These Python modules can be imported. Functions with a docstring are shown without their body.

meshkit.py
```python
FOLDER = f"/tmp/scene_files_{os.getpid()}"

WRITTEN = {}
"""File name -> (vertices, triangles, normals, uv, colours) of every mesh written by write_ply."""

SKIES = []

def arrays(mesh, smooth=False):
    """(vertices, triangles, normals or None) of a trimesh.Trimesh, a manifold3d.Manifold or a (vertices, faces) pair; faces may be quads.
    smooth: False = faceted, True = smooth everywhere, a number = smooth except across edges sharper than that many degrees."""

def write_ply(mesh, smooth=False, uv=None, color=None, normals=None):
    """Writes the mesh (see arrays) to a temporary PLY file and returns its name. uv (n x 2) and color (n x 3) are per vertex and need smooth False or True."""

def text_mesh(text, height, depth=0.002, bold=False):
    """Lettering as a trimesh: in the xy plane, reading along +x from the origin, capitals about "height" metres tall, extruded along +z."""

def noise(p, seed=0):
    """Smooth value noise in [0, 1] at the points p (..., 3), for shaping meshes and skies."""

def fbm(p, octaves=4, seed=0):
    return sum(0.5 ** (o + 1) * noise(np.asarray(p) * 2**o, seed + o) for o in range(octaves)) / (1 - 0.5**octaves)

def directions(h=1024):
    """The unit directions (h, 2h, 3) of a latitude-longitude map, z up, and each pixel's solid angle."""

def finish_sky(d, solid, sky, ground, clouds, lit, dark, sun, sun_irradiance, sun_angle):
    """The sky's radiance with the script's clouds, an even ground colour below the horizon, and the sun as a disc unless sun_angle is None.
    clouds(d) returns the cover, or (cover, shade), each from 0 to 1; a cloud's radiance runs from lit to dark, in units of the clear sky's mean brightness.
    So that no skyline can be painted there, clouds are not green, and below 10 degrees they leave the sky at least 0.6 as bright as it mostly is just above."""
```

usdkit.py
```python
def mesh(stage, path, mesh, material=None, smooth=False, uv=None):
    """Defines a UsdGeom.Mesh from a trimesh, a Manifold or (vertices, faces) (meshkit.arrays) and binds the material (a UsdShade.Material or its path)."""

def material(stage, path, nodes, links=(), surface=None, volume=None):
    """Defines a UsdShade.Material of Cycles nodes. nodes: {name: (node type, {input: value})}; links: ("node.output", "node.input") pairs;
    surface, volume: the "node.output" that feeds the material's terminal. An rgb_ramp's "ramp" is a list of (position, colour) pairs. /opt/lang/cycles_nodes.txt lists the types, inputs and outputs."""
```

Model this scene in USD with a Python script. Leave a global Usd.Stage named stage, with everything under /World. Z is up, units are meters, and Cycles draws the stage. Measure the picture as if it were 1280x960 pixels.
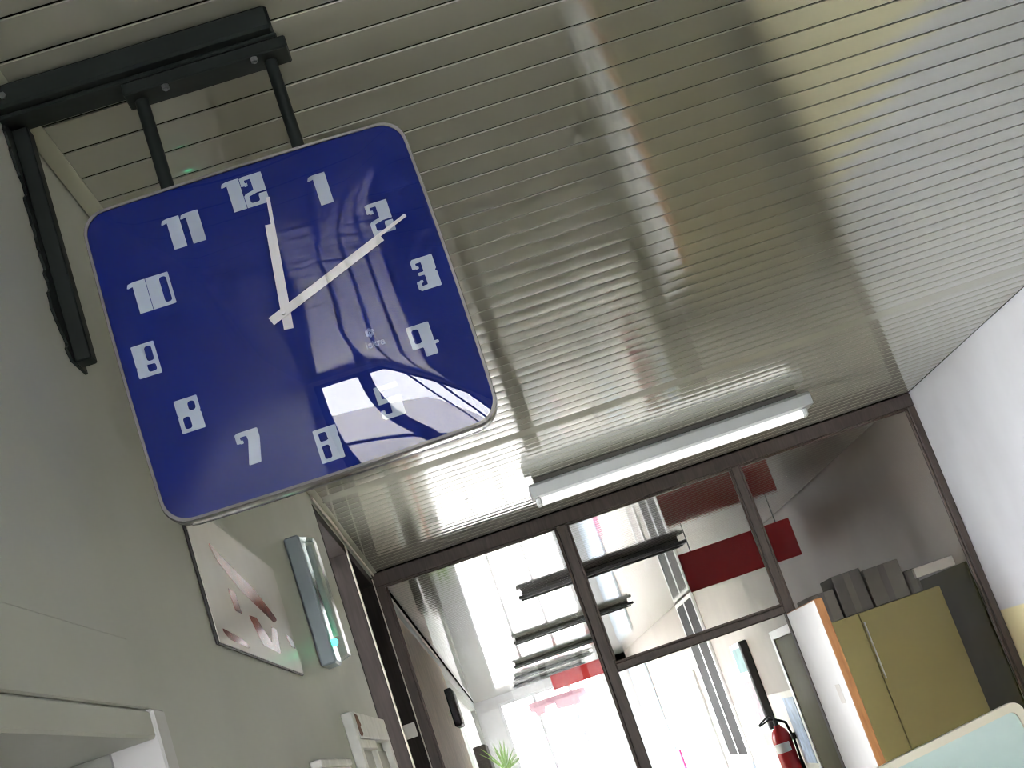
import math
import numpy as np
import trimesh
import shapely.geometry as sg
from shapely import affinity
from shapely.ops import unary_union
import usdkit
import meshkit
from pxr import Gf, Sdf, Usd, UsdGeom, UsdLux, UsdShade

rng = np.random.default_rng(7)
stage = Usd.Stage.CreateInMemory()
UsdGeom.SetStageUpAxis(stage, "Z")
UsdGeom.SetStageMetersPerUnit(stage, 1.0)
UsdGeom.Xform.Define(stage, "/World")
stage.SetDefaultPrim(stage.GetPrimAtPath("/World"))

# ------------------------------------------------------------------ camera, sky, exposure
EXPOSURE = 0.5
SKY = 6.0
CZ = 1.7                                   # eye height
cam = UsdGeom.Camera.Define(stage, "/World/camera")
R = np.array([[0.9465422122, 0.0003458076, -0.3225797900],      # camera right
              [-0.3128848276, 0.2443084063, -0.9178324941],     # camera down
              [0.0784915609, 0.9696975214, 0.2313564174]])      # viewing direction
m = Gf.Matrix4d(1.0)
for i, row in enumerate((R[0], -R[1], -R[2])):
    m.SetRow(i, Gf.Vec4d(*map(float, row), 0.0))
m.SetRow(3, Gf.Vec4d(0, 0, CZ, 1))
cam.AddTransformOp().Set(m)
cam.CreateHorizontalApertureAttr(36.0)
cam.CreateVerticalApertureAttr(27.0)
cam.CreateFocalLengthAttr(36.0 * 1833.74 / 1280)
cam.CreateClippingRangeAttr(Gf.Vec2f(0.05, 500))
cam.CreateExposureAttr(EXPOSURE)

dome = UsdLux.DomeLight.Define(stage, "/World/sky")
dome.CreateIntensityAttr(SKY)
dome.CreateColorAttr(Gf.Vec3f(0.97, 0.96, 1.0))

# ------------------------------------------------------------------ materials
def mat(name, nodes, links, surface="p.BSDF"):
    return usdkit.material(stage, "/World/Looks/" + name, nodes, links, surface=surface)


def plain(name, color, rough=0.5, metal=0.0, spec=0.5, vary=0.08, scale=6.0, bump=0.0, bscale=60.0, coat=0.0, **extra):
    """A painted / plastic / metal surface with a little tonal variation and optional fine relief."""
    c = np.array(color, float)
    nodes = {"tc": ("texture_coordinate", {}),
             "n": ("noise_texture", {"scale": scale, "detail": 4.0}),
             "r": ("rgb_ramp", {"ramp": [(0.3, tuple(np.clip(c * (1 - vary), 0, 1))), (0.7, tuple(np.clip(c * (1 + vary), 0, 1)))]}),
             "p": ("principled_bsdf", dict(roughness=rough, metallic=metal, specular_ior_level=spec, coat_weight=coat, **extra))}
    links = [("tc.object", "n.vector"), ("n.fac", "r.fac"), ("r.color", "p.base_color")]
    if bump:
        nodes["bn"] = ("noise_texture", {"scale": bscale, "detail": 3.0})
        nodes["b"] = ("bump", {"strength": bump, "distance": 0.002})
        links += [("tc.object", "bn.vector"), ("bn.fac", "b.height"), ("b.normal", "p.normal")]
    return mat(name, nodes, links)


def wood(name, dark, light, rough=0.45, scale=(30, 30, 3), spec=0.5):
    nodes = {"tc": ("texture_coordinate", {}), "mp": ("mapping", {"scale": scale}),
             "n": ("noise_texture", {"scale": 2.0, "detail": 6.0, "distortion": 1.0}),
             "r": ("rgb_ramp", {"ramp": [(0.3, dark), (0.7, light)]}),
             "b": ("bump", {"strength": 0.15, "distance": 0.001}),
             "p": ("principled_bsdf", {"roughness": rough, "specular_ior_level": spec})}
    return mat(name, nodes, [("tc.object", "mp.vector"), ("mp.vector", "n.vector"), ("n.fac", "r.fac"), ("r.color", "p.base_color"),
                             ("n.fac", "b.height"), ("b.normal", "p.normal")])


def glass(name, tint=(0.97, 0.98, 0.97), ior=1.5, rough=0.0):
    return mat(name, {"t": ("transparent_bsdf", {"color": tint}), "g": ("glossy_bsdf", {"color": (1, 1, 1), "roughness": rough}),
                      "f": ("fresnel", {"IOR": ior}), "x": ("mix_closure", {})},
               [("f.fac", "x.fac"), ("t.BSDF", "x.closure1"), ("g.BSDF", "x.closure2")], surface="x.closure")


def two_tone(name, low, high, z_at, rough=0.5):
    """Wall paint with a painted dado below z_at (objects of the setting sit at the world origin)."""
    nodes = {"g": ("geometry", {}), "s": ("separate_xyz", {}),
             "m": ("map_range", {"from_min": z_at - 0.004, "from_max": z_at + 0.004, "clamp": True}),
             "n": ("noise_texture", {"scale": 2.5, "detail": 5.0}),
             "v": ("map_range", {"from_min": 0.3, "from_max": 0.7, "to_min": 0.93, "to_max": 1.05}),
             "mx": ("mix_color", {"a": low, "b": high}), "h": ("hsv", {}),
             "bn": ("noise_texture", {"scale": 45.0, "detail": 3.0}), "b": ("bump", {"strength": 0.12, "distance": 0.002}),
             "p": ("principled_bsdf", {"roughness": rough})}
    return mat(name, nodes, [("g.position", "s.vector"), ("s.z", "m.value"), ("m.result", "mx.fac"), ("g.position", "n.vector"), ("n.fac", "v.value"),
                             ("mx.result", "h.color"), ("v.result", "h.value"), ("h.color", "p.base_color"), ("g.position", "bn.vector"),
                             ("bn.fac", "b.height"), ("b.normal", "p.normal")])


def emit(name, color, strength):
    return mat(name, {"e": ("emission", {"color": color, "strength": strength})}, [], surface="e.emission")


M = {
    "wall_left": two_tone("wall_left_paint", (0.40, 0.415, 0.375), (0.40, 0.415, 0.375), 0.2),
    "wall_right": two_tone("wall_right_paint", (0.80, 0.75, 0.47), (0.66, 0.685, 0.74), 1.57),
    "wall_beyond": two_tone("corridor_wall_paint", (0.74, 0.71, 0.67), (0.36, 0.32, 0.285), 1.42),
    "wall_white": plain("white_wall_paint", (0.84, 0.83, 0.82), 0.6, bump=0.1),
    "slat": plain("ceiling_slat_lacquer", (0.29, 0.292, 0.25), 0.06, spec=1.0, vary=0.04, scale=3, coat=0.15),
    "slat_gap": plain("ceiling_gap", (0.02, 0.02, 0.015), 0.9, spec=0.0),
    "matte_strip": plain("ceiling_joint_strip", (0.33, 0.33, 0.26), 0.6),
    "floor": plain("floor_tile", (0.62, 0.59, 0.55), 0.18, vary=0.15, scale=2),
    "brown": wood("brown_frame_wood", (0.042, 0.031, 0.027), (0.072, 0.052, 0.045), 0.5),
    "brown_light": wood("brown_bead_wood", (0.05, 0.034, 0.027), (0.085, 0.058, 0.047)),
    "brown_door": wood("brown_door_wood", (0.022, 0.018, 0.017), (0.036, 0.030, 0.028), 0.65, spec=0.08),
    "pane": glass("window_glass"),
    "pane_grey": glass("partition_glass", (0.97, 0.97, 0.97), 1.12),
    "iron": plain("painted_iron", (0.009, 0.013, 0.012), 0.6, spec=0.2, vary=0.3, bump=0.3, bscale=40),
    "bolt": plain("zinc_bolt", (0.16, 0.17, 0.17), 0.45, metal=0.6),
    "dial": plain("blue_dial", (0.006, 0.0165, 0.150), 0.5, spec=0.05, vary=0.03),
    "numeral": plain("numeral_paint", (0.41, 0.47, 0.53), 0.5, vary=0.02),
    "logo": plain("logo_paint", (0.20, 0.25, 0.45), 0.5, vary=0.02),
    "hand": plain("hand_paint", (0.72, 0.71, 0.68), 0.45, vary=0.02),
    "cover": glass("clock_cover_acrylic", (0.98, 0.98, 0.99), 1.5),
    "rim": plain("clock_rim_plastic", (0.16, 0.155, 0.16), 0.12, vary=0.05),
    "housing": plain("clock_housing", (0.028, 0.026, 0.05), 0.3),
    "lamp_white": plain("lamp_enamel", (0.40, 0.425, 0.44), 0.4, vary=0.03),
    "lamp_gap_shade": plain("lamp_base", (0.06, 0.06, 0.055), 0.6),  # shade of the gap above the lamp body put into this colour
    "tube_glow": emit("lamp_tube_daylight", (1.0, 1.0, 0.96), 0.85),  # tube is off; its glow stands in for daylight falling on it
    "tube_off": plain("lamp_tube_off", (0.45, 0.47, 0.47), 0.5),
    "far_lamp": plain("far_lamp_backlit", (0.09, 0.095, 0.10), 0.4),  # dark backlit look of the far lamps put into their colour
    "red": plain("red_sign_paint", (0.40, 0.028, 0.028), 0.5, spec=0.25, vary=0.05),
    "white": plain("white_laminate", (0.80, 0.80, 0.80), 0.35, vary=0.03),
    "grey_white": plain("grey_white_paint", (0.50, 0.50, 0.51), 0.5, vary=0.03),
    "white_old": plain("weathered_white_paint", (0.62, 0.62, 0.60), 0.5, vary=0.12, scale=18, bump=0.1),
    "rust": plain("rust_stain", (0.14, 0.055, 0.03), 0.8, vary=0.4, scale=60),
    "orange": wood("orange_edge_wood", (0.26, 0.105, 0.032), (0.36, 0.16, 0.052)),
    "olive": plain("olive_laminate", (0.34, 0.295, 0.125), 0.5, spec=0.25, vary=0.06, scale=3),
    "olive_dark": plain("olive_door_paint", (0.095, 0.090, 0.045), 0.6, spec=0.1),
    "box_a": plain("grey_cardboard", (0.13, 0.12, 0.11), 0.8, vary=0.15),
    "box_b": plain("grey_brown_cardboard", (0.17, 0.155, 0.135), 0.8, vary=0.15),
    "black": plain("black_profile", (0.015, 0.014, 0.014), 0.5),
    "dark_glass": plain("dark_window_glass", (0.012, 0.012, 0.014), 0.6, spec=0.15),
    "paper": plain("white_paper", (0.66, 0.63, 0.60), 0.35, vary=0.03),
    "gloss_sheet": plain("glossy_white_sheet", (0.60, 0.57, 0.55), 0.28, vary=0.04),
    "red_print": plain("red_print", (0.30, 0.09, 0.08), 0.12, vary=0.35, scale=25),
    "grey_print": plain("grey_print", (0.34, 0.34, 0.32), 0.6, vary=0.1),
    "teal_paper": plain("teal_poster", (0.16, 0.29, 0.29), 0.5, vary=0.2),
    "pink_paper": plain("pink_grey_poster", (0.36, 0.28, 0.31), 0.5, vary=0.2, scale=14),
    "blue_paper": plain("blue_poster", (0.42, 0.50, 0.66), 0.5, vary=0.25, scale=9),
    "pink_sign": plain("pink_film", (0.80, 0.50, 0.56), 0.5, vary=0.05),
    "red_text": plain("red_lettering", (0.38, 0.10, 0.14), 0.5, vary=0.02),
    "magenta": plain("magenta_print", (0.55, 0.05, 0.22), 0.5, vary=0.04),
    "ext_red": plain("extinguisher_red", (0.36, 0.018, 0.02), 0.25, vary=0.03),
    "horn": plain("extinguisher_black", (0.02, 0.02, 0.02), 0.5),
    "housing_blue": plain("emergency_light_housing", (0.30, 0.36, 0.42), 0.4, vary=0.04),
    "clear": glass("clear_plastic", (0.90, 0.95, 0.95), 1.2, 0.18),
    "led": emit("green_indicator", (0.03, 1.0, 0.42), 8.0),
    "cable": plain("cream_cable", (0.60, 0.56, 0.50), 0.5),
    "cream": plain("cream_frame", (0.90, 0.87, 0.74), 0.4, vary=0.03),
    "beige_wall": plain("beige_panel", (0.80, 0.67, 0.57), 0.6, vary=0.1),
    "pot": plain("terracotta_pot", (0.35, 0.16, 0.09), 0.7),
    "soil": plain("potting_soil", (0.05, 0.035, 0.025), 0.9),
    "ground": plain("outdoor_paving", (0.55, 0.53, 0.50), 0.8),
    "pale_blue": plain("pale_blue_panel", (0.60, 0.70, 0.80), 0.5, vary=0.03),
    "pinkgrey": plain("pink_grey_door", (0.40, 0.36, 0.35), 0.5, vary=0.04),
}
M["leaf"] = mat("plant_leaf", {"tc": ("texture_coordinate", {}), "n": ("noise_texture", {"scale": 5.0}),
                               "r": ("rgb_ramp", {"ramp": [(0.3, (0.08, 0.16, 0.03)), (0.7, (0.20, 0.32, 0.08))]}),
                               "p": ("principled_bsdf", {"roughness": 0.45}), "t": ("translucent_bsdf", {"color": (0.30, 0.50, 0.10)}), "x": ("mix_closure", {"fac": 0.35})},
                [("tc.object", "n.vector"), ("n.fac", "r.fac"), ("r.color", "p.base_color"), ("p.BSDF", "x.closure1"), ("t.BSDF", "x.closure2")], surface="x.closure")
# landscape print of the display board: pale sky over a hazy green-blue treeline with dark flecks
M["landscape"] = mat("landscape_print", {
    "g": ("geometry", {}), "s": ("separate_xyz", {}),
    "n": ("noise_texture", {"scale": 9.0, "detail": 6.0}), "a": ("math", {"math_type": "multiply_add", "value2": 0.16, "value3": 0.0}),
    "d": ("math", {"math_type": "subtract"}), "m": ("map_range", {"from_min": 0.95, "from_max": 1.36, "clamp": True}),
    "r": ("rgb_ramp", {"ramp": [(0.0, (0.10, 0.17, 0.10)), (0.35, (0.20, 0.30, 0.26)), (0.5, (0.55, 0.74, 0.75)), (0.75, (0.68, 0.86, 0.86)), (1.0, (0.78, 0.90, 0.88))]}),
    "p": ("principled_bsdf", {"roughness": 0.35})},
    [("g.position", "s.vector"), ("g.position", "n.vector"), ("n.fac", "a.value1"), ("s.z", "d.value1"), ("a.value", "d.value2"), ("d.value", "m.value"),
     ("m.result", "r.fac"), ("r.color", "p.base_color")])

# ------------------------------------------------------------------ helpers
used = {}


def numbered(parent, name):
    k = used.get((parent, name), -1) + 1
    used[(parent, name)] = k
    return f"{parent}/{name}" + (f"_{k:03d}" if k else "")


def tag(prim, label=None, cat=None, group=None, kind=None):
    for k, v in (("label", label), ("category", cat), ("group", group), ("kind", kind)):
        if v:
            prim.SetCustomDataByKey(k, v)
    return prim


ORIGIN = {}


def thing(name, label, cat, origin=(0, 0, 0), group=None, kind=None):
    """An Xform at the thing's base; its parts are given in world coordinates and stored relative to it."""
    path = numbered("/World", name)
    x = UsdGeom.Xform.Define(stage, path)
    x.AddTranslateOp().Set(Gf.Vec3d(*map(float, origin)))
    ORIGIN[path] = np.array(origin, float)
    tag(x.GetPrim(), label, cat, group, kind)
    return path


def join(*ms):
    ms = [x for x in ms if x is not None]
    return trimesh.util.concatenate(ms) if len(ms) > 1 else ms[0]


def part(parent, name, mesh, material, smooth=False, label=None, kind=None):
    path = numbered(parent, name)
    root = "/".join(path.split("/")[:3])
    v, f = np.array(mesh.vertices) - ORIGIN.get(root, np.zeros(3)), mesh.faces
    p = usdkit.mesh(stage, path, (v, f), M[material], smooth=smooth)
    tag(p.GetPrim(), label, None, None, kind)
    return path


def single(name, mesh, material, label, cat, smooth=False, group=None, kind=None):
    path = numbered("/World", name)
    p = usdkit.mesh(stage, path, mesh, M[material], smooth=smooth)
    tag(p.GetPrim(), label, cat, group, kind)
    return path


def struct(name, mesh, material, label=None, smooth=False):
    path = numbered("/World", name)
    p = usdkit.mesh(stage, path, mesh, M[material], smooth=smooth)
    tag(p.GetPrim(), label, None, None, "structure")
    return path


def copy_of(src, name, origin, label, cat, group=None):
    path = numbered("/World", name)
    x = UsdGeom.Xform.Define(stage, path)
    x.GetPrim().GetReferences().AddInternalReference(src)
    x.GetPrim().SetInstanceable(True)
    ops = {o.GetOpName(): o for o in x.GetOrderedXformOps()}
    ops["xformOp:translate"].Set(Gf.Vec3d(*map(float, origin)))
    tag(x.GetPrim(), label, cat, group)
    return path


def box(x0, x1, y0, y1, z0, z1, bev=0.0):
    x0, x1 = min(x0, x1), max(x0, x1)
    y0, y1 = min(y0, y1), max(y0, y1)
    z0, z1 = min(z0, z1), max(z0, z1)
    if not bev:
        b = trimesh.creation.box((x1 - x0, y1 - y0, z1 - z0))
        b.apply_translation(((x0 + x1) / 2, (y0 + y1) / 2, (z0 + z1) / 2))
        return b
    b = min(bev, (x1 - x0) * 0.45, (y1 - y0) * 0.45, (z1 - z0) * 0.45)
    pts = []
    for sx in (0, 1):
        for sy in (0, 1):
            for sz in (0, 1):
                c = np.array([x1 if sx else x0, y1 if sy else y0, z1 if sz else z0])
                d = np.array([-b if sx else b, -b if sy else b, -b if sz else b])
                for k in range(3):
                    q = c + d
                    q[k] = c[k]
                    pts.append(q)
    return trimesh.convex.convex_hull(np.array(pts))


def cyl(p0, p1, r, n=20, r1=None):
    p0, p1 = np.array(p0, float), np.array(p1, float)
    r1 = r if r1 is None else r1
    d = p1 - p0
    L = np.linalg.norm(d)
    d /= L
    a = np.cross(d, [0, 0, 1.0] if abs(d[2]) < 0.9 else [1.0, 0, 0])
    a /= np.linalg.norm(a)
    b = np.cross(d, a)
    t = np.arange(n) * 2 * np.pi / n
    ring = np.cos(t)[:, None] * a + np.sin(t)[:, None] * b
    v = np.vstack([p0 + ring * r, p1 + ring * r1, p0[None], p1[None]])
    f = []
    for i in range(n):
        j = (i + 1) % n
        f += [[i, j, n + j], [i, n + j, n + i], [2 * n, j, i], [2 * n + 1, n + i, n + j]]
    out = trimesh.Trimesh(v, np.array(f), process=False)
    out.fix_normals()
    return out


def tube(pts, r, n=10):
    ms = [cyl(pts[i], pts[i + 1], r, n) for i in range(len(pts) - 1)]
    ms += [trimesh.creation.icosphere(1, r).apply_translation(p) for p in pts[1:-1]]
    return join(*ms)


def lathe(profile, center, n=28):
    """profile: (radius, z) pairs, revolved about a vertical axis."""
    m_ = trimesh.creation.revolve(np.array(profile, float), sections=n)
    m_.apply_translation(center)
    return m_


def extrude(poly, depth):
    polys = [g for g in getattr(poly, "geoms", [poly]) if g.area > 1e-9]
    return join(*[trimesh.creation.extrude_polygon(g, depth, engine="earcut") for g in polys])


def on_front(mesh, y_front):
    """Turns a mesh drawn in (x, up) with its depth along +z into the vertical plane facing -y, its front at y_front."""
    v = np.array(mesh.vertices)
    d = v[:, 2].max()
    out = trimesh.Trimesh(np.stack([v[:, 0], y_front + (d - v[:, 2]), v[:, 1]], 1), mesh.faces, process=False)
    out.fix_normals()
    return out


def on_side(mesh, x_front, sign=1):
    """Drawn in (y, z) with depth; front of the mesh faces sign*x at x_front."""
    v = np.array(mesh.vertices)
    d = v[:, 2].max()
    out = trimesh.Trimesh(np.stack([x_front - sign * (d - v[:, 2]), v[:, 0], v[:, 1]], 1), mesh.faces, process=False)
    out.fix_normals()
    return out


# ------------------------------------------------------------------ the setting
XL, XR, YP, ZC = -0.394, 2.54, 7.44, 2.76
YB, YE = -2.8, 27.5                         # back wall behind the camera, far end of the corridor

struct("floor", box(XL - 3.2, XR + 0.3, YB - 0.2, YE + 0.2, -0.1, 0.0), "floor", "floor of the hall and the corridor beyond")

# left wall with a doorway, a window behind the camera and the far garden windows
openings = [(0.90, 1.80, 0.0, 1.885), (5.10, 7.395, 0.0, 2.735), (14.2, 26.6, 0.35, 2.62)]
pieces, y = [], YB
for a, b, lo, hi in openings:
    pieces.append(box(XL - 0.2, XL, y, a, 0, ZC + 0.1))
    if lo > 0:
        pieces.append(box(XL - 0.2, XL, a, b, 0, lo))
    pieces.append(box(XL - 0.2, XL, a, b, hi, ZC + 0.1))
    y = b
pieces.append(box(XL - 0.2, XL, y, YE, 0, ZC + 0.1))
struct("wall_left", join(*pieces), "wall_left", "grey-green painted left wall")
struct("wall_right", box(XR, XR + 0.2, YB, 7.44, 0, ZC + 0.1), "wall_right", "white right wall with a pale yellow painted dado")
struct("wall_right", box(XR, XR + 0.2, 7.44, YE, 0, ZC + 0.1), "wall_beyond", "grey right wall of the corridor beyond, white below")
# back wall behind the camera, with a glazed entrance
struct("wall_back", join(box(XL, -0.30, YB - 0.2, YB, 0, ZC + 0.1), box(1.6, XR, YB - 0.2, YB, 0, ZC + 0.1), box(-0.30, 1.6, YB - 0.2, YB, 2.66, ZC + 0.1)), "wall_white")


def window(axis, at, a0, a1, z0, z1, n, name_label, fr=0.05, rails=(), frame="white"):
    """A glazed unit with n panes. axis 'x': in the plane x = at running along y; axis 'y': in the plane y = at running along x."""
    w = numbered("/World", "window_1") if False else None
    global WIN
    WIN += 1
    p = f"/World/window_{WIN}"
    tag(UsdGeom.Xform.Define(stage, p).GetPrim(), name_label, None, None, "structure")
    bx = (lambda s0, s1, d, u0, u1: box(at - d, at + d, s0, s1, u0, u1, 0.004)) if axis == "x" else (lambda s0, s1, d, u0, u1: box(s0, s1, at - d, at + d, u0, u1, 0.004))
    xs = np.linspace(a0, a1, n + 1)
    for k, s in enumerate(xs):
        c = min(max(s, a0 + fr / 2), a1 - fr / 2)
        part(p, "mullion", bx(c - fr / 2, c + fr / 2, 0.03, z0, z1), frame)
    for u in (z0 + fr / 2, *rails, z1 - fr / 2):
        part(p, "rail", bx(a0, a1, 0.025, u - fr / 2, u + fr / 2), frame)
    for k in range(n):
        part(p, "pane", bx(xs[k], xs[k + 1], 0.003, z0, z1), "pane")
    return p


WIN = 0
window("y", YB - 0.1, -0.30, 1.6, 0.0, 2.66, 4, "glazed entrance behind the viewer", 0.08, (1.0,), "brown")
struct("trim_1", box(-1.5, 3.0, YB - 3.2, YB - 0.22, 2.95, 3.1), "wall_white", "added unseen canopy cutting sky light at the entrance behind the viewer")  # canopy added to keep sky light off the near walls
window("x", XL - 0.1, 14.2, 26.6, 0.35, 2.62, 10, "row of garden windows far down the left side of the corridor", 0.07, (1.0,), "white")
# far end: glazed screen between a white pilaster and a white wall
struct("wall_far", join(box(XL, 0.02, YE, YE + 0.2, 0, ZC + 0.1), box(0.02, XR, YE, YE + 0.2, 2.62, ZC + 0.1), box(2.05, XR, YE, YE + 0.2, 0, ZC + 0.1)), "wall_white")
window("y", YE + 0.1, 0.02, 2.05, 0.0, 2.62, 3, "bright glazed entrance at the far end of the corridor", 0.06, (), "white")

# ceiling: painted metal slats running across, a dark void behind the open joints
ceil = numbered("/World", "ceiling")
tag(UsdGeom.Xform.Define(stage, ceil).GetPrim(), "ceiling of glossy beige-grey metal slats running across the hall", None, None, "structure")
ORIGIN[ceil] = np.zeros(3)
PITCH, SW = 0.1, 0.0925


def slat(yc, x0, x1, tilt=0.0, bow=0.0005, segs=6):
    w, r = SW / 2, 0.0012
    prof = [(-w, 0.0025), (-w, r)]
    for a in np.linspace(0, np.pi / 2, 4)[1:]:
        prof.append((-w + r - r * math.cos(a), r - r * math.sin(a)))
    for t in np.linspace(-1, 1, segs + 1)[1:-1]:
        prof.append((t * (w - r), -bow * (1 - t * t)))
    for a in np.linspace(np.pi / 2, 0, 4):
        prof.append((w - r + r * math.cos(a), r - r * math.sin(a)))
    prof.append((w, 0.0025))
    prof = np.array(prof)
    c, s = math.cos(tilt), math.sin(tilt)
    prof = np.stack([prof[:, 0] * c - prof[:, 1] * s, prof[:, 0] * s + prof[:, 1] * c], 1)
    n = len(prof)
    v = np.vstack([np.column_stack([np.full(n, x), prof[:, 0] + yc, prof[:, 1] + ZC]) for x in (x0, x1)])
    f = [[i, n + i, n + i + 1] for i in range(n - 1)] + [[i, n + i + 1, i + 1] for i in range(n - 1)]
    return trimesh.Trimesh(v, np.array(f), process=False)


Y0 = 1.985                                   # a joint of the near ceiling lies here
XS0, XS1 = XL + 0.027, XR - 0.012
centre = Y0 + PITCH / 2
ys = np.arange(centre - 6 * PITCH, YP - 0.03, PITCH)
for yc in ys:
    tl = rng.normal(0, 0.0018)
    part(ceil, "slat", slat(yc, XS0, XS1, -0.085 if abs(yc - 5.2) < 0.05 else tl), "slat", smooth=50)
behind = [slat(yc, XS0, XS1, rng.normal(0, 0.0022), segs=4) for yc in np.arange(YB + 0.05, ys[0] - 0.06, PITCH)]
part(ceil, "slat_run", join(*behind), "slat", smooth=50, kind="stuff", label="ceiling slats behind the viewer")
beyond = [slat(yc, XS0, XS1, rng.normal(0, 0.0008), bow=0.00012, segs=4) for yc in np.arange(ys[-1] + 2 * PITCH, YE, PITCH)]
part(ceil, "slat_run", join(*beyond), "slat", smooth=50, kind="stuff", label="ceiling slats of the corridor beyond the partition")
part(ceil, "void", box(XL, XR, YB, YE, ZC + 0.030, ZC + 0.05), "slat_gap")
# wall angle along the left wall and a thin shadow gap along the right wall
part(ceil, "wall_angle", join(box(XL + 0.003, XS0 + 0.004, YB, YP - 0.04, ZC - 0.002, ZC + 0.001), box(XL + 0.003, XL + 0.005, YB, YP - 0.04, ZC, ZC + 0.028)), "matte_strip")
part(ceil, "shadow_gap", box(XR - 0.012, XR - 0.001, YB, YP - 0.04, ZC + 0.001, ZC + 0.006), "slat_gap")
# side room seen through the doorway on the left
struct("wall_side_room", join(box(XL - 3.0, XL - 0.2, 2.6, 2.7, 0, ZC), box(XL - 3.1, XL - 3.0, -0.4, 0.5, 0, ZC), box(XL - 3.1, XL - 3.0, 1.1, 2.7, 0, ZC),
                              box(XL - 3.1, XL - 3.0, 0.5, 1.1, 0, 1.2), box(XL - 3.1, XL - 3.0, 0.5, 1.1, 1.9, ZC), box(XL - 3.0, XL - 0.2, -0.4, -0.3, 0, ZC),
                              box(XL - 3.1, XL - 0.2, -0.4, 2.7, ZC, ZC + 0.08)), "wall_left")
window("x", XL - 3.05, 0.5, 1.1, 1.2, 1.9, 1, "added unseen window lighting the side room", 0.06)  # window added to brighten the open door leaf

# ------------------------------------------------------------------ brown glazed partition
P = thing("glazed_partition", "dark brown wooden partition with clear glass panes closing off the corridor", "partition", (1.07, YP, 0))
D0, D1 = YP - 0.03, YP + 0.04
G1a, G1b, G2a, G2b = 0.568, 0.624, 1.518, 1.562
HB = 2.687
part(P, "header", box(XL, XR, D0, D1, HB, ZC - 0.001, 0.005), "brown")
part(P, "stile", box(XL, -0.345, D0, D1, 0, HB, 0.004), "brown")
part(P, "stile", box(2.502, XR, D0, D1, 0, HB, 0.004), "brown")
part(P, "mullion", box(G1a, G1b, D0, D1, 0, HB, 0.005), "brown")
part(P, "mullion", box(G2a, G2b, D0, D1, 0, HB, 0.005), "brown")
part(P, "transom", box(G1b, G2a, D0, D1, 1.903, 1.945, 0.005), "brown")
part(P, "bottom_rail", box(-0.345, G1a, D0, D1, 0, 0.12, 0.004), "brown")
part(P, "bottom_rail", box(G2b, 2.502, D0, D1, 0, 0.12, 0.004), "brown")


def beads(x0, x1, z0, z1, w=0.012):
    for a, b, c, d in ((x0, x1, z1 - w, z1), (x0, x1, z0, z0 + w), (x0, x0 + w, z0 + w, z1 - w), (x1 - w, x1, z0 + w, z1 - w)):
        part(P, "glazing_bead", box(a, b, D0 + 0.008, YP - 0.004, c, d, 0.003), "brown_light")
    part(P, "pane", box(x0, x1, YP - 0.003, YP + 0.003, z0, z1), "pane_grey")


beads(-0.345, G1a, 0.12, HB)
beads(G1b, G2a, 1.945, HB)
beads(G2b, 2.502, 0.12, HB)

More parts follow.
